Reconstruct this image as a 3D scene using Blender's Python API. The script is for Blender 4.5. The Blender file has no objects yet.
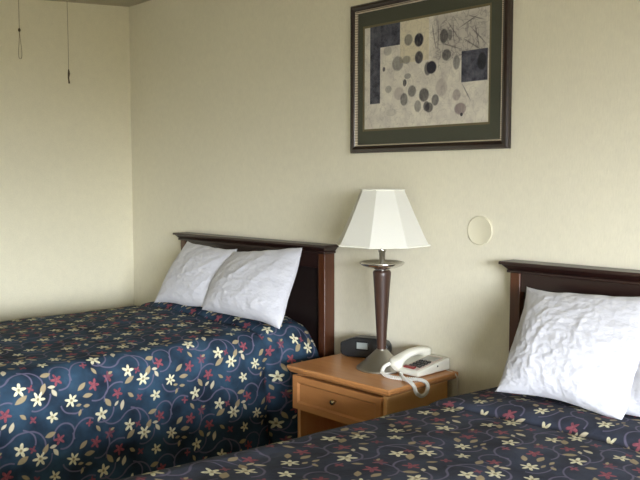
import bpy, bmesh, math, random
from mathutils import Vector, Matrix, noise
PI = math.pi
scene = bpy.context.scene
COL = scene.collection
random.seed(4)

# ------------------------------------------------------------------ node helper
class NB:
    def __init__(s, name, rough=0.6):
        s.m = bpy.data.materials.new(name); s.m.use_nodes = True
        s.t = s.m.node_tree; s.n = s.t.nodes; s.l = s.t.links
        s.n.clear()
        s.out = s.n.new('ShaderNodeOutputMaterial')
        s.b = s.n.new('ShaderNodeBsdfPrincipled')
        s.l.new(s.b.outputs[0], s.out.inputs[0])
        s.b.inputs['Roughness'].default_value = rough
    def put(s, sock, v):
        if isinstance(v, bpy.types.NodeSocket): s.l.new(v, sock)
        else: sock.default_value = v
    def math(s, op, a, b=None, c=None, clamp=False):
        n = s.n.new('ShaderNodeMath'); n.operation = op; n.use_clamp = clamp
        for i, v in enumerate((a, b, c)):
            if v is not None: s.put(n.inputs[i], v)
        return n.outputs[0]
    def vm(s, op, a, b=None, c=None):
        n = s.n.new('ShaderNodeVectorMath'); n.operation = op
        for i, v in enumerate((a, b, c)):
            if v is not None: s.put(n.inputs[i], v)
        return n.outputs['Value'] if op in ('LENGTH', 'DOT_PRODUCT', 'DISTANCE') else n.outputs['Vector']
    def rot(s, v, ang):
        n = s.n.new('ShaderNodeVectorRotate'); n.rotation_type = 'Z_AXIS'
        s.l.new(v, n.inputs['Vector']); n.inputs['Angle'].default_value = ang
        return n.outputs[0]
    def sep(s, v):
        n = s.n.new('ShaderNodeSeparateXYZ'); s.l.new(v, n.inputs[0]); return n.outputs
    def mix(s, fac, a, b, mode='MIX'):
        n = s.n.new('ShaderNodeMix'); n.data_type = 'RGBA'; n.blend_type = mode
        s.put(n.inputs[0], fac)
        for i, v in ((6, a), (7, b)):
            if not isinstance(v, bpy.types.NodeSocket) and len(v) == 3: v = (*v, 1)
            s.put(n.inputs[i], v)
        return n.outputs[2]
    def uv(s, name='UVMap'):
        n = s.n.new('ShaderNodeUVMap'); n.uv_map = name; return n.outputs[0]
    def obj(s):
        return s.n.new('ShaderNodeTexCoord').outputs['Object']
    def mapv(s, v, scale=(1, 1, 1), loc=(0, 0, 0), rot=(0, 0, 0)):
        n = s.n.new('ShaderNodeMapping'); s.l.new(v, n.inputs[0])
        n.inputs['Scale'].default_value = scale; n.inputs['Location'].default_value = loc; n.inputs['Rotation'].default_value = rot
        return n.outputs[0]
    def noise(s, v, scale, detail=3, rough=0.5):
        n = s.n.new('ShaderNodeTexNoise'); s.l.new(v, n.inputs['Vector'])
        n.inputs['Scale'].default_value = scale; n.inputs['Detail'].default_value = detail; n.inputs['Roughness'].default_value = rough
        return n.outputs[0]
    def ramp(s, v, a, b, lo=0.0, hi=1.0):
        n = s.n.new('ShaderNodeMapRange'); s.put(n.inputs[0], v)
        n.inputs[1].default_value = a; n.inputs[2].default_value = b; n.inputs[3].default_value = lo; n.inputs[4].default_value = hi
        return n.outputs[0]
    def bump(s, h, dist=0.002, strength=1.0):
        n = s.n.new('ShaderNodeBump'); s.l.new(h, n.inputs['Height'])
        n.inputs['Distance'].default_value = dist; n.inputs['Strength'].default_value = strength
        s.l.new(n.outputs[0], s.b.inputs['Normal'])
    def color(s, c):
        if not isinstance(c, bpy.types.NodeSocket) and len(c) == 3: c = (*c, 1)
        s.put(s.b.inputs['Base Color'], c)
    def set(s, **k):
        for a, v in k.items(): s.b.inputs[a.replace('_', ' ')].default_value = v

def srgb(r, g, b):
    f = lambda c: (c/255/12.92) if c/255 <= .04045 else ((c/255+.055)/1.055)**2.4
    return (f(r), f(g), f(b))

def simple(name, c, rough=.5, metal=0., var=.06, scale=30, bump=0., **k):
    m = NB(name, rough); o = m.obj()
    nz = m.noise(o, scale, 3)
    c0 = tuple(x*(1-var) for x in c); c1 = tuple(min(1, x*(1+var)) for x in c)
    m.color(m.mix(nz, c0, c1)); m.set(Metallic=metal, **k)
    if bump: m.bump(nz, bump)
    return m.m

# ------------------------------------------------------------------ materials
def wall_mat(name, c, vertical):
    m = NB(name, .8); o = m.obj()
    fine = m.noise(m.mapv(o, (1, 1, .18) if vertical else (1, 1, 1)), 210 if vertical else 160, 3, .6)
    big = m.noise(o, 1.6, 3)
    blot = m.noise(o, 26, 2)
    f = m.math('ADD', m.math('MULTIPLY', fine, .5), m.math('ADD', m.math('MULTIPLY', big, .25), m.math('MULTIPLY', blot, .25)))
    m.color(m.mix(m.ramp(f, .3, .7), tuple(x*.91 for x in c), tuple(min(1, x*1.05) for x in c)))
    m.bump(fine, .0016 if vertical else .001)
    return m.m
M_headwall = wall_mat('wallpaper_cream', (.755, .715, .575), True)
M_leftwall = wall_mat('paint_cream', (.76, .715, .545), False)
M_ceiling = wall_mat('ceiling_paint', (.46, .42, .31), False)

def carpet():
    m = NB('carpet', .95); o = m.obj(); n = m.noise(o, 260, 2)
    m.color(m.mix(n, (.05, .05, .07), (.14, .13, .14))); m.bump(n, .004); return m.m

def wood(name, dark, light, rough, axis, scale=9, coat=.15):
    m = NB(name, rough); o = m.obj()
    st = {'x': (.09, 1, 1), 'y': (1, .09, 1), 'z': (1, 1, .09)}[axis]
    g = m.noise(m.mapv(o, st), scale*6, 4, .6); w = m.noise(m.mapv(o, st), scale, 3, .5)
    f = m.math('ADD', m.math('MULTIPLY', g, .5), m.math('MULTIPLY', w, .5))
    m.color(m.mix(m.ramp(f, .35, .65), dark, light)); m.set(Coat_Weight=coat, Coat_Roughness=.2)
    m.bump(g, .0004); return m.m
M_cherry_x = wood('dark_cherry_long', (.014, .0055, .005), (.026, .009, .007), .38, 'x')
M_cherry_z_lit = wood('dark_cherry_upright_lit', (.052, .015, .006), (.098, .031, .010), .38, 'z')  # posts lighter and more orange: window light on their sides painted in
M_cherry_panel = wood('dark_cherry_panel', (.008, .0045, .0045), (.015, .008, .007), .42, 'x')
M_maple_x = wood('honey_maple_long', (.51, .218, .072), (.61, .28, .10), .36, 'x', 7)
M_maple_y_lit = wood('honey_maple_deep_lit', (.86, .46, .17), (.92, .54, .22), .40, 'y', 7)  # same maple, brightened so the right side panel looks lit
M_maple_z_lit = wood('honey_maple_upright_lit', (.62, .29, .11), (.72, .37, .15), .45, 'z', 7)  # light falling on the inner left panel is put into this tone
M_walnut = wood('walnut_turned', (.030, .013, .008), (.056, .024, .014), .45, 'z', 10)

def metal(name, c, rough, aniso=0):
    m = NB(name, rough); o = m.obj(); n = m.noise(m.mapv(o, (1, 1, .3)), 40, 2)
    m.color(m.mix(n, tuple(x*.92 for x in c), c)); m.set(Metallic=1.0)
    m.put(m.b.inputs['Roughness'], m.ramp(n, .2, .8, rough*.95, rough*1.05)); return m.m
M_nickel = metal('brushed_nickel', (.46, .44, .40), .38)
M_chrome = metal('polished_chrome', (.72, .70, .67), .22)
M_brass = metal('aged_brass', (.45, .36, .20), .25)

# ---- flowered bedspread ------------------------------------------------------
TA, TB = .416, .21
ST = [(-0.9883, 0.742, 0.0275, 6), (-0.8679, 0.7152, 0.0251, 6), (-0.9363, 0.6681, 0.0219, 5), (-0.7522, 0.6412, 0.0267, 5), (-0.6356, 0.5744, 0.0251, 5)]
RD = [(-0.78, 0.7554, 0.0235, 5, 1), (-0.6854, 0.7066, 0.0235, 5, 1), (-0.9173, 0.7947, 0.0219, 5, 1), (-0.7212, 0.7743, 0.0211, 5, 0.6), (-0.8016, 0.6222, 0.0146, 4, 0.9), (-0.5973, 0.5709, 0.0138, 4, 0.8), (-1.0059, 0.6725, 0.0154, 4, 0.8)]
LF = [(-0.8284, 0.758, 40, 0.0211, 0), (-0.8053, 0.7216, 5, 0.0211, 0), (-0.7253, 0.6794, -55, 0.0219, 0), (-0.6312, 0.5396, 32, 0.0251, 0), (-0.5517, 0.5604, 62, 0.0227, 0), (-0.5335, 0.6084, 10, 0.0211, 0), (-1.0416, 0.6886, -35, 0.0162, 0), (-0.7691, 0.5929, -60, 0.0162, 0), (-0.9385, 0.7738, 0, 0.0138, 1), (-0.9306, 0.7526, -60, 0.017, 1), (-0.6906, 0.6686, 42, 0.013, 1), (-0.6647, 0.6585, 72, 0.0202, 1), (-0.8425, 0.6919, 5, 0.0121, 0), (-0.812, 0.6849, -5, 0.0138, 0), (-0.8386, 0.6656, 70, 0.013, 0), (-0.7103, 0.5774, 20, 0.0113, 0)]
AR = [(-0.9964, 0.7434, 0.047, -110, 10), (-0.7502, 0.6508, 0.0421, -120, 10), (-0.8913, 0.5969, 0.0405, 20, 190), (-0.8073, 0.5951, 0.0502, 60, 200), (-0.607, 0.5665, 0.0664, 0, 150), (-0.6306, 0.5916, 0.047, -10, 85), (-0.7758, 0.7395, 0.0502, -110, 45), (-0.8635, 0.7204, 0.0518, 200, 310), (-0.7093, 0.651, 0.0535, 215, 330), (-0.9089, 0.7948, 0.0405, -100, 20), (-0.6763, 0.6957, 0.0567, 70, 190)]

def floral(name, base0, base1, grey_mix):
    m = NB(name, .88); uv = m.uv()
    wob = m.n.new('ShaderNodeTexNoise'); m.l.new(uv, wob.inputs['Vector']); wob.inputs['Scale'].default_value = 14
    d = m.vm('SCALE', m.vm('SUBTRACT', wob.outputs['Color'], (.5, .5, .5))); d.node.inputs['Scale'].default_value = .012
    P = m.vm('MULTIPLY', m.vm('ADD', uv, d), (1, 1, 0))
    def local(x, y):
        return m.vm('WRAP', m.vm('SUBTRACT', P, (x, y, 0)), (TA/2, TB/2, .5), (-TA/2, -TB/2, -.5))
    def star(x, y, r, k, ph):
        q = local(x, y); s = m.sep(q)
        th = m.math('ARCTAN2', s[1], s[0])
        c = m.math('COSINE', m.math('MULTIPLY_ADD', th, float(k), ph))
        e = m.math('MULTIPLY_ADD', c, r*.31, r*.67)
        ln = m.vm('LENGTH', q)
        return m.math('MULTIPLY_ADD', m.math('SUBTRACT', e, ln), 1/.0035, .5, clamp=True), ln
    def acc(lst, op='MAXIMUM'):
        a = lst
        return a
    base = m.mix(m.ramp(m.noise(uv, 9, 3), .32, .68), base0, base1)
    base = m.mix(m.ramp(m.noise(uv, 30, 3), .62, .8, 0, .5), base, srgb(26, 32, 62))
    col = base
    # vines
    V = None
    for (x, y, r, a0, a1) in AR:
        q = local(x, y); mid = math.radians((a0+a1)/2); half = math.radians((a1-a0)/2)
        q = m.rot(q, -mid); s = m.sep(q)
        th = m.math('ARCTAN2', s[1], s[0])
        rr = m.math('MULTIPLY_ADD', th, r*.12, r)
        dd = m.math('ABSOLUTE', m.math('SUBTRACT', m.vm('LENGTH', q), rr))
        k = m.math('MULTIPLY_ADD', dd, -1/.0025, 1.6, clamp=True)
        k = m.math('MULTIPLY', k, m.math('LESS_THAN', m.math('ABSOLUTE', th), half))
        V = k if V is None else m.math('MAXIMUM', V, k)
    col = m.mix(m.math('MULTIPLY', V, .8), col, srgb(104, 98, 120))
    # leaves
    for t, c in ((0, srgb(166, 150, 118)), (1, srgb(208, 198, 170))):
        L = None
        for (x, y, an, l, tt) in LF:
            if tt != t: continue
            l = l*.93; q = m.rot(local(x, y), -math.radians(an)); s = m.sep(q)
            u = m.math('DIVIDE', s[0], l)
            w = m.math('MULTIPLY_ADD', m.math('MULTIPLY', u, u), -l*.45, l*.45)
            k = m.math('MULTIPLY_ADD', m.math('SUBTRACT', w, m.math('ABSOLUTE', s[1])), 1/.003, .5, clamp=True)
            L = k if L is None else m.math('MAXIMUM', L, k)
        cv = m.mix(m.noise(uv, 90, 2), tuple(x*.75 for x in c), c)
        col = m.mix(L, col, cv)
    # red blossoms
    R = None
    for i, (x, y, r, k, a) in enumerate(RD):
        mk, _ = star(x, y, r, k, i*1.7)
        mk = m.math('MULTIPLY', mk, a)
        R = mk if R is None else m.math('MAXIMUM', R, mk)
    col = m.mix(R, col, m.mix(m.ramp(m.noise(uv, 120, 2), .3, .7), srgb(112, 54, 68), srgb(152, 84, 92)))
    # cream star flowers
    S = None; CEN = None
    for i, (x, y, r, k) in enumerate(ST):
        mk, ln = star(x, y, r, k, i*1.3+.5)
        S = mk if S is None else m.math('MAXIMUM', S, mk)
        cc = m.math('MULTIPLY_ADD', ln, -1/.004, r*.26/.004, clamp=True)
        CEN = cc if CEN is None else m.math('MAXIMUM', CEN, cc)
    col = m.mix(S, col, m.mix(m.ramp(m.noise(uv, 110, 2), .3, .7), srgb(196, 188, 152), srgb(232, 228, 198)))
    col = m.mix(m.math('MULTIPLY', CEN, .75), col, srgb(95, 80, 48))
    if grey_mix: col = m.mix(grey_mix, col, srgb(88, 84, 92))
    m.color(col)
    m.b.inputs['Specular IOR Level'].default_value = .25
    m.bump(m.noise(uv, 45, 3), .004, .6)
    return m.m
M_floral = floral('floral_bedspread_cloth', srgb(24, 35, 50), srgb(48, 74, 96), 0)
M_floral_grey = floral('floral_bedspread_cloth_grey', srgb(29, 34, 46), srgb(53, 61, 78), .10)   # near spread: greyer ground, with some grey mixed over the pattern

def linen():
    m = NB('white_cotton', .85); o = m.obj()
    m.color(m.mix(m.noise(o, 8, 2), (.565, .57, .625), (.625, .63, .685)))
    h = m.math('ADD', m.noise(m.mapv(o, (1, .6, 1.3), rot=(0, .6, 0)), 22, 3), m.math('MULTIPLY', m.noise(m.mapv(o, (1, 1, 1.6), rot=(0, .7, 0)), 55, 3), .40))
    m.bump(h, .012, .55); m.set(Sheen_Weight=.15); return m.m
M_linen = linen()

def shade_mat():
    m = NB('lampshade_fabric', .8); o = m.obj()
    n = m.noise(m.mapv(o, (1, 1, 1)), 300, 2)
    m.color(m.mix(n, (.86, .855, .80), (.92, .915, .86)))
    m.set(Transmission_Weight=0.0); m.bump(n, .0004)
    tr = m.n.new('ShaderNodeBsdfTranslucent'); tr.inputs[0].default_value = (.85, .83, .74, 1)
    mx = m.n.new('ShaderNodeMixShader'); mx.inputs[0].default_value = .3
    m.l.new(m.b.outputs[0], mx.inputs[1]); m.l.new(tr.outputs[0], mx.inputs[2]); m.l.new(mx.outputs[0], m.out.inputs[0])
    return m.m
M_shade = shade_mat()
M_shade_trim = simple('lampshade_binding', (.86, .85, .76), .8)
M_phone = simple('ivory_plastic', (.80, .79, .70), .32, var=.03)
M_phone_key = simple('black_keys', (.025, .025, .025), .4)
M_phone_face = simple('grey_faceplate', (.36, .36, .33), .45)
M_phone_pink = simple('pale_pink_card', (.62, .50, .45), .5)
M_red = simple('dark_red_strip', (.20, .012, .012), .4)
M_cordwhite = simple('white_coil_cord', (.84, .83, .78), .45)
M_wire = simple('pale_wire', (.78, .75, .66), .5)
M_black = simple('black_plastic', (.010, .012, .015), .35)
M_screen = simple('grey_lcd', (.30, .34, .33), .25, var=.03)
M_string = simple('tan_cord', (.28, .23, .14), .8)
M_knot = simple('dark_cord_end', (.09, .065, .035), .8)
M_plate = simple('cream_plastic', (.72, .68, .52), .5, var=.02)
M_matgreen = simple('grey_green_matboard', (.088, .092, .068), .8, var=.1, scale=200)
M_matgold = simple('tan_fillet', (.20, .16, .085), .6)
M_base = simple('bed_base_ticking', (.35, .33, .30), .9)

def beads():
    m = NB('beaded_lip', .4); o = m.obj(); s = m.sep(o)
    a = m.math('SINE', m.math('MULTIPLY', s[2], 900.0)); b = m.math('SINE', m.math('MULTIPLY', s[0], 900.0))
    h = m.math('MULTIPLY', m.math('ADD', a, 1.0), .5)
    m.color(m.mix(h, (.08, .05, .03), (.80, .70, .55))); m.bump(h, .001); return m.m
M_beads = beads()
M_frame = wood('mahogany_frame', (.011, .005, .004), (.024, .009, .007), .28, 'x', 9, .4)

OV = [(-0.0762, 0.1379, 0.0238, 0.0252, 0.5, 0), (-0.0209, 0.131, 0.0258, 0.0298, 0.8, 0), (-0.0201, 0.0613, 0.0233, 0.0279, 0.75, 0), (-0.189, 0.1054, 0.025, 0.0207, 0.25, 0), (-0.1332, 0.048, 0.0339, 0.0327, 0.45, 0), (-0.086, 0.0583, 0.024, 0.0182, 0.4, 0), (-0.0786, -0.0082, 0.02, 0.0122, 0.4, 0), (-0.0944, -0.0342, 0.0108, 0.0163, 0.7, 0), (-0.1834, -0.0535, 0.0195, 0.0166, 0.35, 0), (-0.1251, -0.0756, 0.0299, 0.0287, 0.25, 1), (-0.0552, -0.0709, 0.0237, 0.0253, 0.55, 0), (-0.0977, -0.1012, 0.0215, 0.0286, 0.55, 0), (-0.0242, -0.1336, 0.0195, 0.0262, 0.45, 0), (0.0077, -0.0908, 0.0282, 0.0299, 0.65, 0), (0.0256, 0.0119, 0.0191, 0.0297, 0.6, 0), (-0.2094, 0.0319, 0.0085, 0.0104, 0.7, 0), (0.0211, -0.1366, 0.0179, 0.0219, 0.6, 0), (-0.1658, -0.1503, 0.0332, 0.0166, 0.12, 0), (0.1051, 0.1299, 0.022, 0.0309, 0.6, 0), (0.1355, 0.1309, 0.0121, 0.024, 0.45, 0), (0.0446, 0.015, 0.0277, 0.0276, 0.9, 0), (0.1184, 0.056, 0.0243, 0.0242, 0.6, 0), (0.1672, 0.0219, 0.0179, 0.0306, 0.5, 0), (0.0652, -0.1148, 0.02, 0.0246, 0.6, 0), (0.034, -0.1424, 0.0228, 0.0219, 0.65, 0), (0.1692, -0.1029, 0.0215, 0.0241, 0.35, 1), (0.188, -0.157, 0.0307, 0.025, 0.5, 1), (0.0957, -0.0681, 0.0307, 0.0391, 0.22, 1), (0.1943, -0.1795, 0.0071, 0.0077, 0.8, 0), (0.2858, 0.0142, 0.0225, 0.0354, 0.7, 2)]
RECTS = [(-0.2897, -0.2296, -0.1097, 0.2221), (-0.2322, -0.1203, 0.123, 0.2195), (0.1903, 0.3129, -0.058, 0.0622)]
LN = [(0.0794, 0.2059, 0.0753, 0.0607), (0.1464, 0.2058, 0.1542, 0.0903), (0.2238, 0.1571, 0.3105, 0.0716), (0.1894, 0.1145, 0.2941, 0.0504), (0.1164, 0.191, 0.1898, 0.0955), (0.1652, 0.1461, 0.2801, 0.1955), (0.1923, -0.0569, 0.2405, -0.1366), (0.0808, 0.1087, 0.202, 0.0656), (0.2115, 0.1963, 0.3031, 0.1646), (0.042, 0.2015, 0.0689, 0.0712), (0.2465, 0.1726, 0.2771, 0.057)]
def art():
    m = NB('botanical_print', .7); P = m.vm('MULTIPLY', m.uv(), (1, 1, 0)); s = m.sep(P)
    def rect(x0, x1, y0, y1, e=.002):
        a = m.math('MULTIPLY_ADD', m.math('ABSOLUTE', m.math('SUBTRACT', s[0], (x0+x1)/2)), -1/e, (x1-x0)/2/e, clamp=True)
        b = m.math('MULTIPLY_ADD', m.math('ABSOLUTE', m.math('SUBTRACT', s[1], (y0+y1)/2)), -1/e, (y1-y0)/2/e, clamp=True)
        return m.math('MULTIPLY', a, b)
    blot = m.noise(P, 14, 4, .6)
    col = m.mix(m.ramp(blot, .35, .7), srgb(250, 245, 234), srgb(222, 216, 210))
    col = m.mix(m.math('MULTIPLY', rect(-.1213, .0315, .0459, .23), .55), col, srgb(232, 220, 186))
    col = m.mix(m.math('MULTIPLY', rect(.04, .33, .02, .23, .03), .40), col, srgb(150, 142, 142))
    nl = m.noise(m.mapv(P, (1, .55, 1), rot=(0, 0, .5)), 26, 2)
    tw = m.math('MULTIPLY_ADD', m.math('ABSOLUTE', m.math('SUBTRACT', nl, .5)), -34.0, 1.0, clamp=True)
    col = m.mix(m.math('MULTIPLY', tw, m.math('MULTIPLY_ADD', rect(.03, .33, .0, .23, .05), .38, .16)), col, srgb(104, 94, 104))
    nl = m.noise(m.mapv(P, (.5, 1, 1), loc=(3, 1, 0), rot=(0, 0, .6)), 34, 2)
    tw = m.math('MULTIPLY_ADD', m.math('ABSOLUTE', m.math('SUBTRACT', nl, .52)), -34.0, 1.0, clamp=True)
    col = m.mix(m.math('MULTIPLY', tw, m.math('MULTIPLY_ADD', rect(.03, .33, .0, .23, .05), .34, .12)), col, srgb(104, 94, 104))
    for (x0, y0, x1, y1) in LN:
        q = m.rot(m.vm('SUBTRACT', P, ((x0+x1)/2, (y0+y1)/2, 0)), -math.atan2(y1-y0, x1-x0))
        h = math.hypot(x1-x0, y1-y0)/2
        k = m.math('MULTIPLY_ADD', m.vm('LENGTH', m.vm('DIVIDE', q, (h, .0034, 1))), -2.0, 2.0, clamp=True)
        col = m.mix(m.math('MULTIPLY', k, .6), col, srgb(86, 78, 86))
    slate = m.mix(m.ramp(m.noise(P, 24, 4, .7), .35, .7), srgb(44, 48, 66), srgb(118, 118, 134))
    for r in RECTS: col = m.mix(rect(*r), col, slate)
    inner = m.noise(m.mapv(P, (1, .35, 1), rot=(0, 0, -.6)), 110, 3)
    for (x, y, rx, ry, a, c) in OV:
        k = m.math('MULTIPLY_ADD', m.vm('LENGTH', m.vm('DIVIDE', m.vm('SUBTRACT', P, (x, y, 0)), (rx, ry, 1))), -5.0, 5.0, clamp=True)
        col = m.mix(m.math('MULTIPLY', k, m.math('MULTIPLY_ADD', inner, .8*a, a*.82)), col, (srgb(48, 47, 64), srgb(112, 82, 100), srgb(34, 34, 46))[c])
    m.color(col); return m.m
M_art = art()

def glass():
    m = NB('picture_glass', .03)
    t = m.n.new('ShaderNodeBsdfTransparent'); g = m.n.new('ShaderNodeBsdfGlossy'); g.inputs['Roughness'].default_value = .05
    fr = m.n.new('ShaderNodeFresnel'); fr.inputs[0].default_value = 1.45
    mx = m.n.new('ShaderNodeMixShader'); m.l.new(m.math('MULTIPLY', fr.outputs[0], .55), mx.inputs[0])
    m.l.new(t.outputs[0], mx.inputs[1]); m.l.new(g.outputs[0], mx.inputs[2]); m.l.new(mx.outputs[0], m.out.inputs[0])
    m.n.remove(m.b); return m.m
M_glass = glass()

# ------------------------------------------------------------------ mesh helpers
def frustum(bm, b, t, z0, z1):
    """b, t = (x0,x1,y0,y1) at bottom and top"""
    v = [bm.verts.new((x, y, z)) for (r, z) in ((b, z0), (t, z1)) for (x, y) in ((r[0], r[2]), (r[1], r[2]), (r[1], r[3]), (r[0], r[3]))]
    for f in ((3, 2, 1, 0), (4, 5, 6, 7), (0, 1, 5, 4), (1, 2, 6, 5), (2, 3, 7, 6), (3, 0, 4, 7)): bm.faces.new([v[i] for i in f])
def box(bm, x0, x1, y0, y1, z0, z1): frustum(bm, (x0, x1, y0, y1), (x0, x1, y0, y1), z0, z1)
def lathe(bm, prof, n=40, ph=0., close=True):
    rings = []
    for (r, z) in prof:
        rings.append([bm.verts.new((r*math.cos(2*PI*i/n+ph), r*math.sin(2*PI*i/n+ph), z)) for i in range(n)])
    for a, b in zip(rings, rings[1:]):
        for i in range(n): bm.faces.new((a[i], a[(i+1) % n], b[(i+1) % n], b[i]))
    if close:
        bm.faces.new(rings[0][::-1]); bm.faces.new(rings[-1])
def tube(bm, pts, r, n=8, cap=True):
    pts = [Vector(p) for p in pts]; rings = []; up = Vector((.13, .21, .97)).normalized()
    for i, p in enumerate(pts):
        d = (pts[min(i+1, len(pts)-1)]-pts[max(i-1, 0)]).normalized()
        a = d.cross(up)
        if a.length < .05: a = d.cross(Vector((1, 0, 0)))
        a.normalize(); b = d.cross(a)
        rr = r[i] if isinstance(r, (list, tuple)) else r
        rings.append([bm.verts.new(p+(a*math.cos(2*PI*k/n)+b*math.sin(2*PI*k/n))*rr) for k in range(n)])
    for a, b in zip(rings, rings[1:]):
        for i in range(n): bm.faces.new((a[i], a[(i+1) % n], b[(i+1) % n], b[i]))
    if cap: bm.faces.new(rings[0][::-1]); bm.faces.new(rings[-1])
def spline(P, k=10):
    P = [Vector(p) for p in P]; out = []
    for i in range(len(P)-1):
        a, b, c, d = P[max(i-1, 0)], P[i], P[i+1], P[min(i+2, len(P)-1)]
        for j in range(k):
            t = j/k; out.append(.5*((2*b)+(c-a)*t+(2*a-5*b+4*c-d)*t*t+(3*b-a-3*c+d)*t**3))
    return out+[P[-1]]
def extrude_poly(bm, pts, axis, a0, a1):
    """pts 2-D outline; axis 'x': (y,z) outline extruded along x, 'y': (x,z) outline extruded along y"""
    mk = (lambda p, a: (a, p[0], p[1])) if axis == 'x' else (lambda p, a: (p[0], a, p[1]))
    A = [bm.verts.new(mk(p, a0)) for p in pts]; B = [bm.verts.new(mk(p, a1)) for p in pts]; n = len(pts)
    bm.faces.new(A); bm.faces.new(B[::-1])
    for i in range(n): bm.faces.new((A[i], B[i], B[(i+1) % n], A[(i+1) % n]))
def mesh(name, bm, mat, parent=None, loc=(0, 0, 0), rot=(0, 0, 0), bevel=0., smooth=True, seg=2, ang=40):
    bmesh.ops.recalc_face_normals(bm, faces=bm.faces)
    me = bpy.data.meshes.new(name); bm.to_mesh(me); bm.free()
    me.materials.append(mat)
    o = bpy.data.objects.new(name, me); COL.objects.link(o); o.location = loc; o.rotation_euler = rot
    if parent: o.parent = parent
    if smooth:
        for p in me.polygons: p.use_smooth = True
        try: me.set_sharp_from_angle(angle=math.radians(ang))
        except Exception: pass
    if bevel:
        b = o.modifiers.new('bevel', 'BEVEL'); b.width = bevel; b.segments = seg; b.limit_method = 'ANGLE'; b.angle_limit = math.radians(35)
        b.harden_normals = False
    return o
def tag(o, label, cat, group=None):
    o['label'] = label; o['category'] = cat
    if group: o['group'] = group
    return o
def thing(name, label, cat, loc=(0, 0, 0), rz=0., group=None):
    o = bpy.data.objects.new(name, None); COL.objects.link(o); o.empty_display_size = .05
    o.location = loc; o.rotation_euler = (0, 0, rz)
    return tag(o, label, cat, group)
def struct(name, bm, mat, **k):
    o = mesh(name, bm, mat, smooth=False, **k); o['kind'] = 'structure'; return o

# ------------------------------------------------------------------ room shell
XL, XR, YF = -4.37, 2.35, -4.9
CZ = lambda y: 2.537+.0775*y           # the ceiling falls gently away from the head wall
bm = bmesh.new(); box(bm, XL-.1, XR+.1, 0, .1, 0, 2.7); struct('wall_back', bm, M_headwall)
bm = bmesh.new(); box(bm, XL-.1, XL, YF, 0, 0, 2.7); struct('wall_left', bm, M_leftwall)
bm = bmesh.new(); box(bm, XL-.1, XR+.1, YF-.1, YF, 0, 2.7); struct('wall_front', bm, M_leftwall)
WY0, WY1, WZ0, WZ1 = -4.40, -2.00, .55, 2.05
bm = bmesh.new()
box(bm, XR, XR+.1, YF, WY0, 0, 2.7); box(bm, XR, XR+.1, WY1, 0, 0, 2.7); box(bm, XR, XR+.1, WY0, WY1, 0, WZ0); box(bm, XR, XR+.1, WY0, WY1, WZ1, 2.7)
struct('wall_right', bm, M_leftwall)
bm = bmesh.new(); box(bm, XL-.1, XR+.1, YF-.1, .1, -.1, 0); struct('floor', bm, carpet())
bm = bmesh.new()
vs = [bm.verts.new(p) for p in ((XL-.1, .1, CZ(.1)), (XR+.1, .1, CZ(.1)), (XR+.1, YF-.1, CZ(YF-.1)), (XL-.1, YF-.1, CZ(YF-.1)))]
vt = [bm.verts.new((v.co.x, v.co.y, v.co.z+.08)) for v in vs]
bm.faces.new(vs[::-1]); bm.faces.new(vt)
for i in range(4): bm.faces.new((vs[i], vs[(i+1) % 4], vt[(i+1) % 4], vt[i]))
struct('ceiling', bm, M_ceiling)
bm = bmesh.new()
for (a, b, c, d) in ((WY0, WY1, WZ0, WZ0+.05), (WY0, WY1, WZ1-.05, WZ1), (WY0, WY0+.05, WZ0, WZ1), (WY1-.05, WY1, WZ0, WZ1), ((WY0+WY1)/2-.025, (WY0+WY1)/2+.025, WZ0, WZ1)):
    box(bm, XR+.02, XR+.08, a, b, c, d)
struct('window_1', bm, simple('window_paint', (.8, .8, .78), .4))

# ------------------------------------------------------------------ beds
def make_bed(x0, x1, ztop, label):
    """x0..x1 = width of the headboard's cornice"""
    t = thing('bed', label, 'bed', ((x0+x1)/2, 0, 0), 0, 'matching beds along the back wall'); w = (x1-x0)/2
    def part(name, bm, mat, par, **k): return mesh(name, bm, mat, par, **k)
    bm = bmesh.new(); box(bm, -w+.07, w-.07, -.040, -.012, .35, 1.150)                    # recessed panel
    hb = part('headboard', bm, M_cherry_panel, t)
    bm = bmesh.new()                                                                       # cornice: slab, cove, slab
    frustum(bm, (-w, w, -.1, -.004), (-w, w, -.1, -.004), 1.192, 1.204)
    frustum(bm, (-w+.024, w-.024, -.076, -.004), (-w+.007, w-.007, -.093, -.004), 1.174, 1.192)
    frustum(bm, (-w+.022, w-.022, -.079, -.004), (-w+.022, w-.022, -.079, -.004), 1.163, 1.174)
    part('cornice', bm, M_cherry_x, hb, bevel=.003)
    bm = bmesh.new(); box(bm, -w+.068, w-.068, -.062, -.01, 1.095, 1.163); part('top_rail', bm, M_cherry_x, hb, bevel=.002)
    for s in (-1, 1):
        bm = bmesh.new(); a, b = sorted((s*(w-.03), s*(w-.072))); box(bm, a, b, -.068, -.004, 0, 1.163)
        part('post', bm, M_cherry_z_lit, hb, bevel=.003)
    bm = bmesh.new(); box(bm, -w+.10, w-.10, -2.0, -.10, .46, ztop-.07); part('mattress', bm, M_base, t, bevel=.03, seg=3)
    bm = bmesh.new(); box(bm, -w+.11, w-.11, -1.98, -.11, .12, .455); part('box_spring', bm, M_base, t, bevel=.01)
    for sx in (-1, 1):
        for y in (-.25, -1.85):
            bm = bmesh.new(); box(bm, sx*(w-.17)-.03, sx*(w-.17)+.03, y-.03, y+.03, 0, .12); part('leg', bm, M_black, t)
    return t

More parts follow.
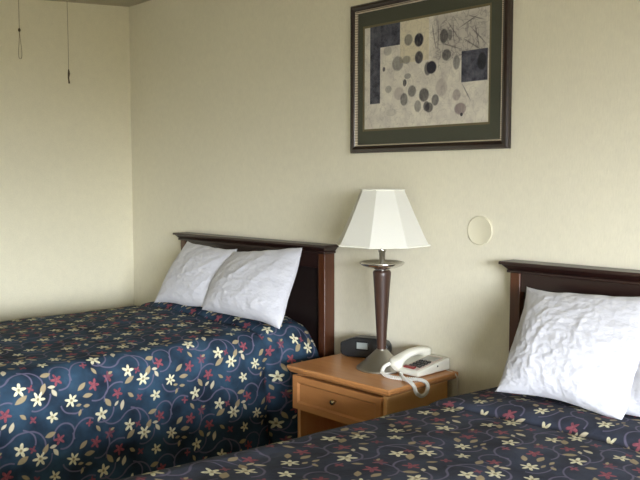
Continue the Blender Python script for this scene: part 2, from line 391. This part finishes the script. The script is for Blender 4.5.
def bedspread(mat, name, label, cx, wl, wr, yh, yf, ztop, ycrease, flare, seed, rise, bulge, gr, phase=(0, 0), uvs=1.0):
    r = .075; hem = .07
    def prof(s, w):     # signed arc length -> (offset, drop)
        a = abs(s); sg = 1 if s >= 0 else -1
        if a <= w-r: return sg*a, 0.
        q = (a-(w-r))/r
        if q <= PI/2: return sg*(w-r+r*math.sin(q)), r*(1-math.cos(q))
        d = a-(w-r)-r*PI/2
        return sg*(w+.035*d), r+d
    drop = ztop-hem
    Ll = wl-r+r*PI/2+drop-r; Lr = wr-r+r*PI/2+drop-r; Lt = yh-yf; rt = .07
    ns, nt = 230, 230
    S = [-Ll+(Ll+Lr)*i/ns for i in range(ns+1)]
    Ltot = Lt-rt+rt*PI/2+drop-rt
    T = [Ltot*(j/nt) for j in range(nt+1)]
    bm = bmesh.new(); uvl = bm.loops.layers.uv.new('UVMap'); G = []; UV = {}
    for s in S:
        row = []
        w = wr if s >= 0 else wl
        for tt in T:
            # along the bed
            if tt <= Lt-rt: y = yh-tt; dt = 0.
            else:
                q = (tt-(Lt-rt))/rt
                if q <= PI/2: y = yh-(Lt-rt)-rt*math.sin(q); dt = rt*(1-math.cos(q))
                else: d = tt-(Lt-rt)-rt*PI/2; y = yf-.03*d; dt = rt+d
            x, ds = prof(s, w)
            if s < 0: x -= flare*(-y)*min(1, (abs(x)/w)**2)
            z = ztop-max(ds, dt)-.25*min(ds, dt)
            k = 1-max(0, min(1, max(ds, dt)/.12))
            # head end rolls down beside the posts
            hd = max(0, 1-tt/.12); edge = max(0, min(1, (abs(x)-(w-.22))/.20)) if abs(x) < w+.2 else 1
            z -= (.030*hd*hd)*edge*k
            if s != 0 and edge > 0: x -= math.copysign(.015*hd*hd*edge, s)
            # crown, tuck under the pillows, crease
            z += k*(.018*(1-min(1, (x/w)**2)))
            u = (y-ycrease)
            ridge = rise*math.exp(-((u-.085)/.075)**2) + rise*.55*(1 if u > .085 else 0)*(1-math.exp(-((u-.085)/.075)**2))
            z += k*ridge*(1-.75*edge)
            groove = math.exp(-(u/.016)**2)
            z -= k*.016*groove
            nz = noise.noise(Vector((x*2.3+seed, y*2.3, z*1.1)))
            n2 = noise.noise(Vector((x*7+seed, y*7, z*5+3)))
            z += k*(.010*nz+.004*n2)
            if ds > r*.6:      # side folds
                f = min(1, (ds-r*.6)/.15); sg = 1 if s > 0 else -1
                fold = .018*noise.noise(Vector((y*4.2+seed, z*.9, 1.7))) + .008*noise.noise(Vector((y*11+seed, z*2.2, 5.)))
                lean = u-.06*ds
                fold -= gr*math.exp(-(lean/.026)**2)
                fold += 1.25*bulge*(1/(1+math.exp(-(lean-.06)/.022)))
                x += sg*f*fold
            if dt > rt:
                f = min(1, (dt-rt)/.2); y -= f*.014*noise.noise(Vector((x*5+seed, z*1.1, 9.)))
            v = bm.verts.new((x, y, z)); row.append(v)
            Vc = (-(s) + (wr-r+r*PI/2) + ztop-r)
            UV[v] = ((yh-tt)*uvs+phase[0], Vc*uvs+phase[1])
        G.append(row)
    for i in range(ns):
        for j in range(nt):
            f = bm.faces.new((G[i][j], G[i][j+1], G[i+1][j+1], G[i+1][j]))
            for l in f.loops: l[uvl].uv = UV[l.vert]
    o = mesh(name, bm, mat, None, loc=(cx, 0, 0), ang=180)
    sd = o.modifiers.new('thickness', 'SOLIDIFY'); sd.thickness = .008; sd.offset = -1
    return tag(o, label, 'bedspread', 'matching floral bedspreads')

ZL, ZR = .835, .800
make_bed(-3.776, -2.56, ZL, 'far bed in the corner, with dark cherry wood headboard, left of the nightstand')
make_bed(-1.649, -.433, ZR, 'near bed with dark cherry wood headboard, right of the nightstand')
bedspread(M_floral, 'bedspread', 'navy floral bedspread on the far bed in the corner left of the nightstand', -3.168, .585, .530, -.085, -2.06, ZL, -.37, 0., 3.1, .030, .055, .034, (-.012, 0))
bedspread(M_floral_grey, 'bedspread', 'greyish navy floral bedspread on the near bed right of the nightstand', -1.041, .505, .585, -.085, -2.06, ZR, -.60, .115, 8.7, .020, .004, .030, (.15, .08), 1.12)

# ------------------------------------------------------------------ pillows
def pillow(label, TL, TR, BR, BL, Tf, seed, crinkle, ear=.016, earr=None, group='white pillows propped on the beds'):
    c = [Vector(p) for p in (TL, TR, BR, BL)]
    N = (c[1]-c[3]).cross(c[0]-c[2]); N.normalize()
    if N.y > 0: N = -N
    ctr = sum(c, Vector())/4
    base = Vector((ctr.x, ctr.y, min(c[2].z, c[3].z)))
    if earr is None: earr = ear
    n, mm = 96, 72; bm = bmesh.new(); F = []; Bk = []
    U = (c[1]-c[0]+c[2]-c[3]); U.normalize(); V = N.cross(U)
    def pt(a, b, side):
        p = (c[0]*(1-a)+c[1]*a)*(1-b)+(c[3]*(1-a)+c[2]*a)*b
        # edges pull in between the corners
        ea = 4*a*(1-a); eb = 4*b*(1-b)
        fa = (2*a-1); fb = (2*b-1)
        p = p-U*(fa*(ear if a < .5 else earr)*(eb**.8)*(abs(fa)**2))-(-V if V.z > 0 else V)*(fb*max(ear, .012)*(ea**.8)*(abs(fb)**2))
        # uneven edge line
        p += U*(.010*noise.noise(Vector((b*3.1, seed, 1+round(a))))*abs(fa)**3) + V*(.010*noise.noise(Vector((a*3.1, seed, 4+round(b))))*abs(fb)**3)
        th = (ea**.55)*(eb**.55)
        sag = .75+.5*b             # filling settles towards the bottom
        if side > 0:
            q = Vector((a*2.2, b*1.7, seed))
            w = 1-abs(noise.noise(Vector((a*2.6+b*2.3, b*1.2-a*1.1, seed))))*2
            w2 = 1-abs(noise.noise(Vector((a*6+b*3.0, b*5-a*3.5, seed+4))))*2
            wr = .30*noise.noise(q*1.3) + (.22-.14*crinkle)*max(0, w)**5 + crinkle*(.09*max(0, w2)**5+.13*max(0, 1-2.4*abs(noise.noise(Vector((a*9+b*5, b*13-a*4, seed+8)))))**2)
            edge = max(0, 1-min(a, 1-a, b, 1-b)/.22)
            pl = edge*.10*noise.noise(Vector((a*9, b*9, seed+2)))
            h = Tf*th*sag*(1+.42*wr) + Tf*pl*min(1, th*2.2)
            return p+N*h
        return p-N*(.045*th)
    for i in range(n+1):
        F.append([bm.verts.new(pt(i/n, j/mm, 1)) for j in range(mm+1)])
    for i in range(n+1):
        Bk.append([F[i][j] if i in (0, n) or j in (0, mm) else bm.verts.new(pt(i/n, j/mm, -1)) for j in range(mm+1)])
    for i in range(n):
        for j in range(mm):
            bm.faces.new((F[i][j], F[i+1][j], F[i+1][j+1], F[i][j+1]))
            bm.faces.new((Bk[i][j], Bk[i][j+1], Bk[i+1][j+1], Bk[i+1][j]))
    for v in bm.verts: v.co -= base
    o = mesh('pillow', bm, M_linen, None, loc=base, ang=180)
    return tag(o, label, 'pillow', group)
pillow('white pillow on the far bed, left one of its pair, nearest the room corner', (-3.575, -.140, 1.172), (-3.115, -.155, 1.158), (-3.000, -.385, .886), (-3.505, -.392, .872), .075, 2.2, .65)
pillow('white pillow on the far bed, right one of its pair, nearest the nightstand', (-3.124, -.170, 1.150), (-2.672, -.130, 1.190), (-2.522, -.395, .874), (-3.085, -.400, .884), .095, 7.4, .65, -.006)
pillow('white crinkled pillow on the near bed, left one of its pair, next to the nightstand', (-1.490, -.165, 1.132), (-1.050, -.160, 1.150), (-1.006, -.450, .826), (-1.418, -.450, .832), .090, 12.9, .8, .022, -.022)
pillow('white pillow on the near bed, cut by the right edge of the photo', (-1.100, -.112, 1.130), (-.580, -.120, 1.140), (-.530, -.40, .835), (-1.044, -.405, .836), .085, 21.3, .6, -.004)

# ------------------------------------------------------------------ nightstand
NX0, NX1, NY0, NY1, NZ = -2.444, -1.885, -.425, -.008, .740
t = thing('nightstand', 'honey coloured wooden nightstand with one drawer standing between the two beds', 'nightstand', ((NX0+NX1)/2, (NY0+NY1)/2, 0))
ox, oy = -(NX0+NX1)/2, -(NY0+NY1)/2
def nb(name, mat, boxes, par=t, **k):
    bm = bmesh.new()
    for b in boxes: box(bm, b[0]+ox, b[1]+ox, b[2]+oy, b[3]+oy, b[4], b[5])
    return mesh(name, bm, mat, par, **k)
bm = bmesh.new()
frustum(bm, (NX0+ox+.012, NX1+ox-.012, NY0+oy+.012, NY1+oy), (NX0+ox, NX1+ox, NY0+oy, NY1+oy), NZ-.030, NZ-.014)
frustum(bm, (NX0+ox, NX1+ox, NY0+oy, NY1+oy), (NX0+ox, NX1+ox, NY0+oy, NY1+oy), NZ-.014, NZ)
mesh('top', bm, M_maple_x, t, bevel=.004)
BX0, BX1, BY0, BY1 = -2.418, -1.918, -.392, -.035
nb('side_panel', M_maple_y_lit, [(BX1-.018, BX1, BY0-.004, BY1, 0, NZ-.030)], bevel=.002)
nb('side_panel', M_maple_z_lit, [(BX0, BX0+.018, BY0+.004, BY1, 0, NZ-.030)], bevel=.002)
nb('back_panel', M_maple_z_lit, [(BX0+.018, BX1-.018, BY1-.012, BY1, .05, NZ-.030)])
nb('bottom_shelf', M_maple_x, [(BX0+.018, BX1-.018, BY0+.01, BY1-.012, .06, .08)])
nb('drawer_divider', M_maple_x, [(BX0+.018, BX1-.018, BY0+.02, BY1-.012, .565, .58)])
# drawer front with a chamfered recessed field
dx0, dx1, dz0, dz1, dy = BX0-.004+ox, BX1-.0195+ox, .562, .700, BY0-.018+oy
bm = bmesh.new()
def ring(x0, x1, z0, z1, y): return [bm.verts.new(p) for p in ((x0, y, z0), (x1, y, z0), (x1, y, z1), (x0, y, z1))]
R0 = ring(dx0, dx1, dz0, dz1, dy+.018); R1 = ring(dx0, dx1, dz0, dz1, dy); R2 = ring(dx0+.026, dx1-.026, dz0+.026, dz1-.026, dy)
R3 = ring(dx0+.034, dx1-.034, dz0+.034, dz1-.034, dy+.008)
for A, B in ((R0, R1), (R1, R2), (R2, R3)):
    for i in range(4): bm.faces.new((A[i], A[(i+1) % 4], B[(i+1) % 4], B[i]))
bm.faces.new(R3); bm.faces.new(R0[::-1])
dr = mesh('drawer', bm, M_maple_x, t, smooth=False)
bm = bmesh.new(); lathe(bm, [(.0045, 0), (.0045, .008), (.009, .012), (.0115, .018), (.0095, .024), (.004, .027), (.0008, .0275)], 20)
mesh('knob', bm, M_brass, dr, loc=((dx0+dx1)/2+.002, dy+.008, .636), rot=(PI/2, 0, 0))

# ------------------------------------------------------------------ lamp
LX, LY = -2.132, -.190
t = thing('table_lamp', 'table lamp with cream panelled shade and turned dark wood stem standing on the nightstand', 'lamp', (LX, LY, NZ))
h = lambda z: z-.735
bm = bmesh.new(); lathe(bm, [(.100, 0), (.101, .003), (.100, .007), (.092, .013), (.066, .036), (.042, .058), (.026, .074), (.021, h(.812)), (.0205, h(.815))], 56)
mesh('base', bm, M_nickel, t, ang=60)
bm = bmesh.new(); lathe(bm, [(.0175, h(.812)), (.0185, h(.83)), (.024, h(.93)), (.031, h(1.05)), (.0355, h(1.110)), (.0365, h(1.124)), (.034, h(1.130)), (.029, h(1.133))], 40)
mesh('stem', bm, M_walnut, t)
bm = bmesh.new(); lathe(bm, [(.026, h(1.132)), (.027, h(1.137)), (.034, h(1.139)), (.060, h(1.144)), (.080, h(1.152)), (.0895, h(1.160)), (.0895, h(1.165)), (.087, h(1.1665)), (.060, h(1.158)), (.016, h(1.155))], 48)
mesh('drip_disc', bm, M_chrome, t, ang=60)
bm = bmesh.new(); lathe(bm, [(.012, h(1.154)), (.012, h(1.205)), (.016, h(1.208)), (.018, h(1.214)), (.0165, h(1.22)), (.012, h(1.223)), (.012, h(1.29))], 28)
mesh('neck', bm, M_chrome, t, ang=60)
view = math.atan2(-2.55-LY, -LX); ph = view + math.radians(8) + PI/8
bm = bmesh.new(); z0, z1 = h(1.235), h(1.452); n = 8
prof = [(.190-.102*(i/8)**.94, z0+(z1-z0)*i/8) for i in range(9)]
lathe(bm, prof, 8, ph, close=False)
sh = mesh('shade', bm, M_shade, t, smooth=False)
sd = sh.modifiers.new('thickness', 'SOLIDIFY'); sd.thickness = .0015
for (r, z, q) in ((.1905, z0+.002, .0042), (.0885, z1, .0034)):
    P = [(r*math.cos(ph+2*PI*i/8), r*math.sin(ph+2*PI*i/8), z) for i in range(9)]
    bm = bmesh.new()
    for a, b in zip(P, P[1:]): tube(bm, (a, b), q, 8)
    mesh('binding', bm, M_shade_trim, sh)
bm = bmesh.new()
for i in range(4):
    a = ph+i*PI/2; tube(bm, ((.012*math.cos(a), .012*math.sin(a), h(1.285)), (.086*math.cos(a), .086*math.sin(a), z1-.004)), .0018, 6)
mesh('shade_fitter', bm, M_chrome, t)

# ------------------------------------------------------------------ clock radio
t = thing('clock_radio', 'small black clock radio with grey display on the nightstand behind the lamp', 'clock', (-2.314, -.086, NZ), math.radians(24))
out = [(-.108, .022), (-.100, .008), (-.075, .002), (.075, .002), (.100, .012), (.106, .030), (.106, .058), (.094, .074), (.050, .089), (-.035, .089), (-.056, .083), (-.104, .065), (-.108, .058)]
bm = bmesh.new(); extrude_poly(bm, out, 'y', -.030, .030); mesh('case', bm, M_black, t, bevel=.005, seg=3)
bm = bmesh.new(); box(bm, -.038, .024, -.0325, -.0295, .034, .074); b = mesh('bezel', bm, simple('bezel_gloss', (.02, .022, .025), .15), t, bevel=.001)
bm = bmesh.new(); box(bm, -.031, .017, -.0340, -.0322, .041, .068); mesh('display', bm, M_screen, t)
bm = bmesh.new(); box(bm, .040, .092, -.0318, -.0295, .026, .062); mesh('speaker_grille', bm, simple('grille', (.03, .032, .035), .7), t)

# ------------------------------------------------------------------ telephone
PX0, PX1, PY0, PY1 = -2.074, -1.926, -.210, -.012
t = thing('telephone', 'ivory push-button desk telephone on the nightstand corner right of the lamp', 'telephone', ((PX0+PX1)/2, (PY0+PY1)/2, NZ))
ox, oy = -(PX0+PX1)/2, -(PY0+PY1)/2
hw = (PX1-PX0)/2; hd = (PY1-PY0)/2
top = lambda y: .022+(y+hd)/(2*hd)*.036
bm = bmesh.new(); extrude_poly(bm, [(-hd, .003), (hd, .003), (hd, .049), (hd-.012, .051), (-hd+.004, .024), (-hd, .018)], 'x', -hw, hw)
body = mesh('base', bm, M_phone, t, bevel=.005, seg=3)
sl = math.atan2(.029, 2*hd)
def plate(name, mat, x0, x1, y0, y1, lift, th=.003, bev=.001, par=t):
    bm = bmesh.new(); box(bm, x0, x1, y0, y1, 0, th)
    return mesh(name, bm, mat, par, loc=(0, 0, .0365+lift), rot=(sl, 0, 0), bevel=bev)
plate('faceplate', M_phone_pink, -.014, .060, -.086, .075, .0015, .002)
plate('number_card', M_phone_face, -.006, .054, .020, .062, .003, .003)
for r in range(4):
    for q in range(3):
        x = -.002+q*.020; y = -.062+r*.0195
        plate('key', M_phone_key, x, x+.0145, y, y+.0125, .0028, .0055)
plate('message_button', M_red, -.012, .040, -.086, -.070, .0025, .007)
# handset: an arched bar with a cup at each end, lying along the left side
H = []
for i in range(25):
    a = i/24; y = -hd-.012+a*(2*hd+.018)
    z = .038+.017*math.sin(PI*a)+a*.025
    H.append((y, z))
bm = bmesh.new(); rings = []
for i, (y, z) in enumerate(H):
    a = i/24; e = min(a, 1-a)
    cup = math.exp(-((e-.10)/.10)**2)
    wx = .0225+.007*cup; up = .014; dn = .014+.022*cup
    if e < .06: sc = math.sqrt(max(.08, 1-((.06-e)/.06)**2)); wx *= sc; up *= sc; dn *= sc
    rr = []
    for k in range(20):
        th = 2*PI*k/20; cs, sn = math.cos(th), math.sin(th)
        sx = math.copysign(abs(cs)**.7, cs); sz = math.copysign(abs(sn)**.7, sn)
        rr.append(bm.verts.new((-.045+wx*sx, y, z+(up if sn > 0 else dn)*sz)))
    rings.append(rr)
for a, b in zip(rings, rings[1:]):
    for k in range(20): bm.faces.new((a[k], a[(k+1) % 20], b[(k+1) % 20], b[k]))
bm.faces.new(rings[0][::-1]); bm.faces.new(rings[-1])
mesh('handset', bm, M_phone, t, ang=70)
bm = bmesh.new(); lathe(bm, [(.0035, 0), (.0035, .0015)], 14); mesh('socket', bm, M_phone_key, t, loc=(hw+.0002, .020, .028), rot=(0, PI/2, 0))
# coiled cord: from the handset's front end, over the table and hanging in a loop over the edge
W = lambda x, y, z: (x+ox, y+oy, z-NZ)
path = spline([W(-2.055, -.228, .780), W(-2.062, -.252, .768), W(-2.052, -.272, .752), W(-2.010, -.290, .748), W(-1.960, -.285, .748), W(-1.915, -.262, .749),
               W(-1.886, -.238, .746), W(-1.875, -.216, .728), W(-1.874, -.222, .700), W(-1.874, -.250, .690), W(-1.874, -.280, .706), W(-1.875, -.293, .732), W(-1.890, -.298, .748), W(-1.930, -.285, .752), W(-1.970, -.255, .750), W(-2.000, -.225, .750)], 40)
coil = []
for i, p in enumerate(path):
    d = (path[min(i+1, len(path)-1)]-path[max(i-1, 0)]).normalized()
    a = d.cross(Vector((.1, .2, .97))).normalized(); b = d.cross(a); th = i*.9
    coil.append(p+(a*math.cos(th)+b*math.sin(th))*.0048)
bm = bmesh.new(); tube(bm, coil, .0034, 6); mesh('coil_cord', bm, M_cordwhite, t)
bm = bmesh.new(); tube(bm, spline([W(-1.955, -.020, .752), W(-1.93, -.026, .742), W(-1.900, -.030, .7385), W(-1.880, -.030, .728), W(-1.876, -.026, .68), W(-1.868, -.022, .60), W(-1.866, -.02, .42), W(-1.87, -.015, .3)], 8), .0024, 6)
mesh('line_cord', bm, M_wire, t)

# ------------------------------------------------------------------ picture
FX0, FX1, FZ0, FZ1 = -2.476, -1.668, 1.612, 2.246
t = thing('framed_picture', 'framed print of grey leaves with green mat hanging on the wall above the lamp', 'picture', ((FX0+FX1)/2, 0, (FZ0+FZ1)/2))
hw, hh = (FX1-FX0)/2, (FZ1-FZ0)/2
def rect_loop(bm, specs):
    """specs: list of (inset, y) swept round the rectangle"""
    L = [[bm.verts.new(p) for p in ((-hw+i, y, -hh+i), (hw-i, y, -hh+i), (hw-i, y, hh-i), (-hw+i, y, hh-i))] for i, y in specs]
    for A, B in zip(L, L[1:]):
        for k in range(4): bm.faces.new((A[k], A[(k+1) % 4], B[(k+1) % 4], B[k]))
bm = bmesh.new(); rect_loop(bm, [(0, -.002), (0, -.020), (.006, -.028), (.016, -.031), (.024, -.027), (.028, -.022), (.030, -.022), (.030, -.002), (0, -.002)])
fr = mesh('frame', bm, M_frame, t, ang=30)
bm = bmesh.new(); rect_loop(bm, [(.0285, -.0225), (.031, -.0245), (.035, -.021), (.037, -.012), (.030, -.010)])
mesh('beaded_lip', bm, M_beads, fr, ang=30)
px, pz = .320, .2145; pcx, pcz = -2.084-(FX0+FX1)/2, 1.9285-(FZ0+FZ1)/2
bm = bmesh.new()
def mring(x0, x1, z0, z1, y): return [bm.verts.new(p) for p in ((x0, y, z0), (x1, y, z0), (x1, y, z1), (x0, y, z1))]
def mat_band(outer, inner, y0, y1):
    A = mring(*outer, y0); B = mring(*inner, y1)
    for k in range(4): bm.faces.new((A[k], A[(k+1) % 4], B[(k+1) % 4], B[k]))
g = .009
i2 = (pcx-px, pcx+px, pcz-pz, pcz+pz); i1 = (pcx-px-g, pcx+px+g, pcz-pz-g, pcz+pz+g)
mat_band((-hw+.029, hw-.029, -hh+.029, hh-.029), i1, -.012, -.012); mat_band(i1, i1, -.012, -.0095)
mesh('mat_board', bm, M_matgreen, t, smooth=False)
bm = bmesh.new(); mat_band(i1, i2, -.0095, -.0095); mat_band(i2, i2, -.0095, -.0075); mesh('fillet', bm, M_matgold, t, smooth=False)
bm = bmesh.new(); uvl = bm.loops.layers.uv.new('UVMap')
v = mring(pcx-px-.004, pcx+px+.004, pcz-pz-.004, pcz+pz+.004, -.007); f = bm.faces.new(v)
for l in f.loops: l[uvl].uv = (l.vert.co.x-pcx, l.vert.co.z-pcz)
mesh('print', bm, M_art, t, smooth=False)
bm = bmesh.new(); bm.faces.new(mring(-hw+.032, hw-.032, -hh+.032, hh-.032, -.0145)); mesh('glass', bm, M_glass, t, smooth=False)

# ------------------------------------------------------------------ small wall and ceiling things
bm = bmesh.new(); lathe(bm, [(.0560, 0), (.0560, .0045), (.0540, .0062), (.0515, .0052), (.0, .0052)][:4]+[(.002, .0052)], 56)
o = mesh('wall_plate', bm, M_plate, None, loc=(-1.798, -.0005, 1.303), rot=(PI/2, 0, 0), ang=50)
tag(o, 'round cream blank cover plate on the wall right of the lamp shade', 'wall plate')
def cord(label, x, y, z1):
    t = thing('pull_cord', label, 'cord', (x, y, CZ(y)), 0, 'pull cords hanging by the left wall')
    return t, CZ(y)
X = XL+.035
t, c = cord('thin pull cord with open loop end near the left edge of the photo', X, -.695, 2.32)
bm = bmesh.new(); tube(bm, [(0, 0, 0), (.001, 0, -.07), (0, 0, 2.308-c)], .0014, 6); mesh('string', bm, M_string, t)
bm = bmesh.new(); lathe(bm, [(.002, -.010), (.0065, -.005), (.0065, .004), (.002, .010)], 10); mesh('knot', bm, M_knot, t, loc=(0, 0, 2.308-c))
b0 = 2.302-c
bm = bmesh.new(); tube(bm, spline([(0, 0, b0), (0, -.003, b0-.06), (0, -.008, b0-.115), (0, -.005, b0-.145), (0, .007, b0-.145), (0, .011, b0-.115), (0, .006, b0-.06), (0, 0, b0)], 6), .0014, 6)
mesh('loop', bm, M_string, t)
t, c = cord('longer thin pull cord with small dark end, the one nearer the room corner', X, -.415, 2.05)
bm = bmesh.new(); tube(bm, [(0, 0, 0), (0, .001, -.2), (0, 0, 2.118-c)], .0014, 6); mesh('string', bm, M_string, t)
bm = bmesh.new(); tube(bm, [(0, 0, 2.123-c), (0, .001, 2.098-c), (0, -.002, 2.073-c), (0, .002, 2.043-c)], [.003, .0065, .004, .005], 8); mesh('tassel', bm, M_knot, t)

# ------------------------------------------------------------------ light
SKY_LO, SKY_HI, GROUND, SKY, SKY_POWER = -.10, .13, (.075, .066, .045), (.91, .965, 1.04), 82.
def area(name, loc, target, sx, sy, power, col, spread=180):
    L = bpy.data.lights.new(name, 'AREA'); L.shape = 'RECTANGLE'; L.size = sx; L.size_y = sy; L.energy = power; L.color = col; L.spread = math.radians(spread)
    o = bpy.data.objects.new(name, L); COL.objects.link(o); o.location = loc
    o.rotation_euler = (Vector(target)-Vector(loc)).to_track_quat('-Z', 'Y').to_euler(); return o
po = area('window_portal', (XR+.095, (WY0+WY1)/2, (WZ0+WZ1)/2), (0, (WY0+WY1)/2, (WZ0+WZ1)/2), WY1-WY0, WZ1-WZ0, 1, (1, 1, 1))
po.data.cycles.is_portal = True
# daylight: bright overcast sky above a darker ground, coming in through the window
w = bpy.data.worlds.new('daylight'); w.use_nodes = True; scene.world = w
nt = w.node_tree; bg = nt.nodes['Background']
tc = nt.nodes.new('ShaderNodeTexCoord'); sp = nt.nodes.new('ShaderNodeSeparateXYZ'); nt.links.new(tc.outputs['Generated'], sp.inputs[0])
mr = nt.nodes.new('ShaderNodeMapRange'); mr.interpolation_type = 'SMOOTHSTEP'; nt.links.new(sp.outputs[2], mr.inputs[0])
mr.inputs[1].default_value = SKY_LO; mr.inputs[2].default_value = SKY_HI
mxw = nt.nodes.new('ShaderNodeMix'); mxw.data_type = 'RGBA'; nt.links.new(mr.outputs[0], mxw.inputs[0])
mxw.inputs[6].default_value = (*GROUND, 1); mxw.inputs[7].default_value = (*SKY, 1)
nt.links.new(mxw.outputs[2], bg.inputs[0]); bg.inputs[1].default_value = SKY_POWER

# ------------------------------------------------------------------ camera
f = 800.; pitch = math.atan(61/f); a = math.radians(43.448)
F = Vector((-math.cos(a)*math.cos(pitch), math.sin(a)*math.cos(pitch), -math.sin(pitch)))
cd = bpy.data.cameras.new('camera'); cam = bpy.data.objects.new('camera', cd); COL.objects.link(cam)
cd.sensor_width = 36; cd.lens = 36*f/640; cam.location = (0, -2.55, 1.5); cd.clip_start = .05
cam.rotation_euler = F.to_track_quat('-Z', 'Y').to_euler()
scene.camera = cam
scene.view_settings.view_transform = 'Standard'
scene.view_settings.exposure = 0.0
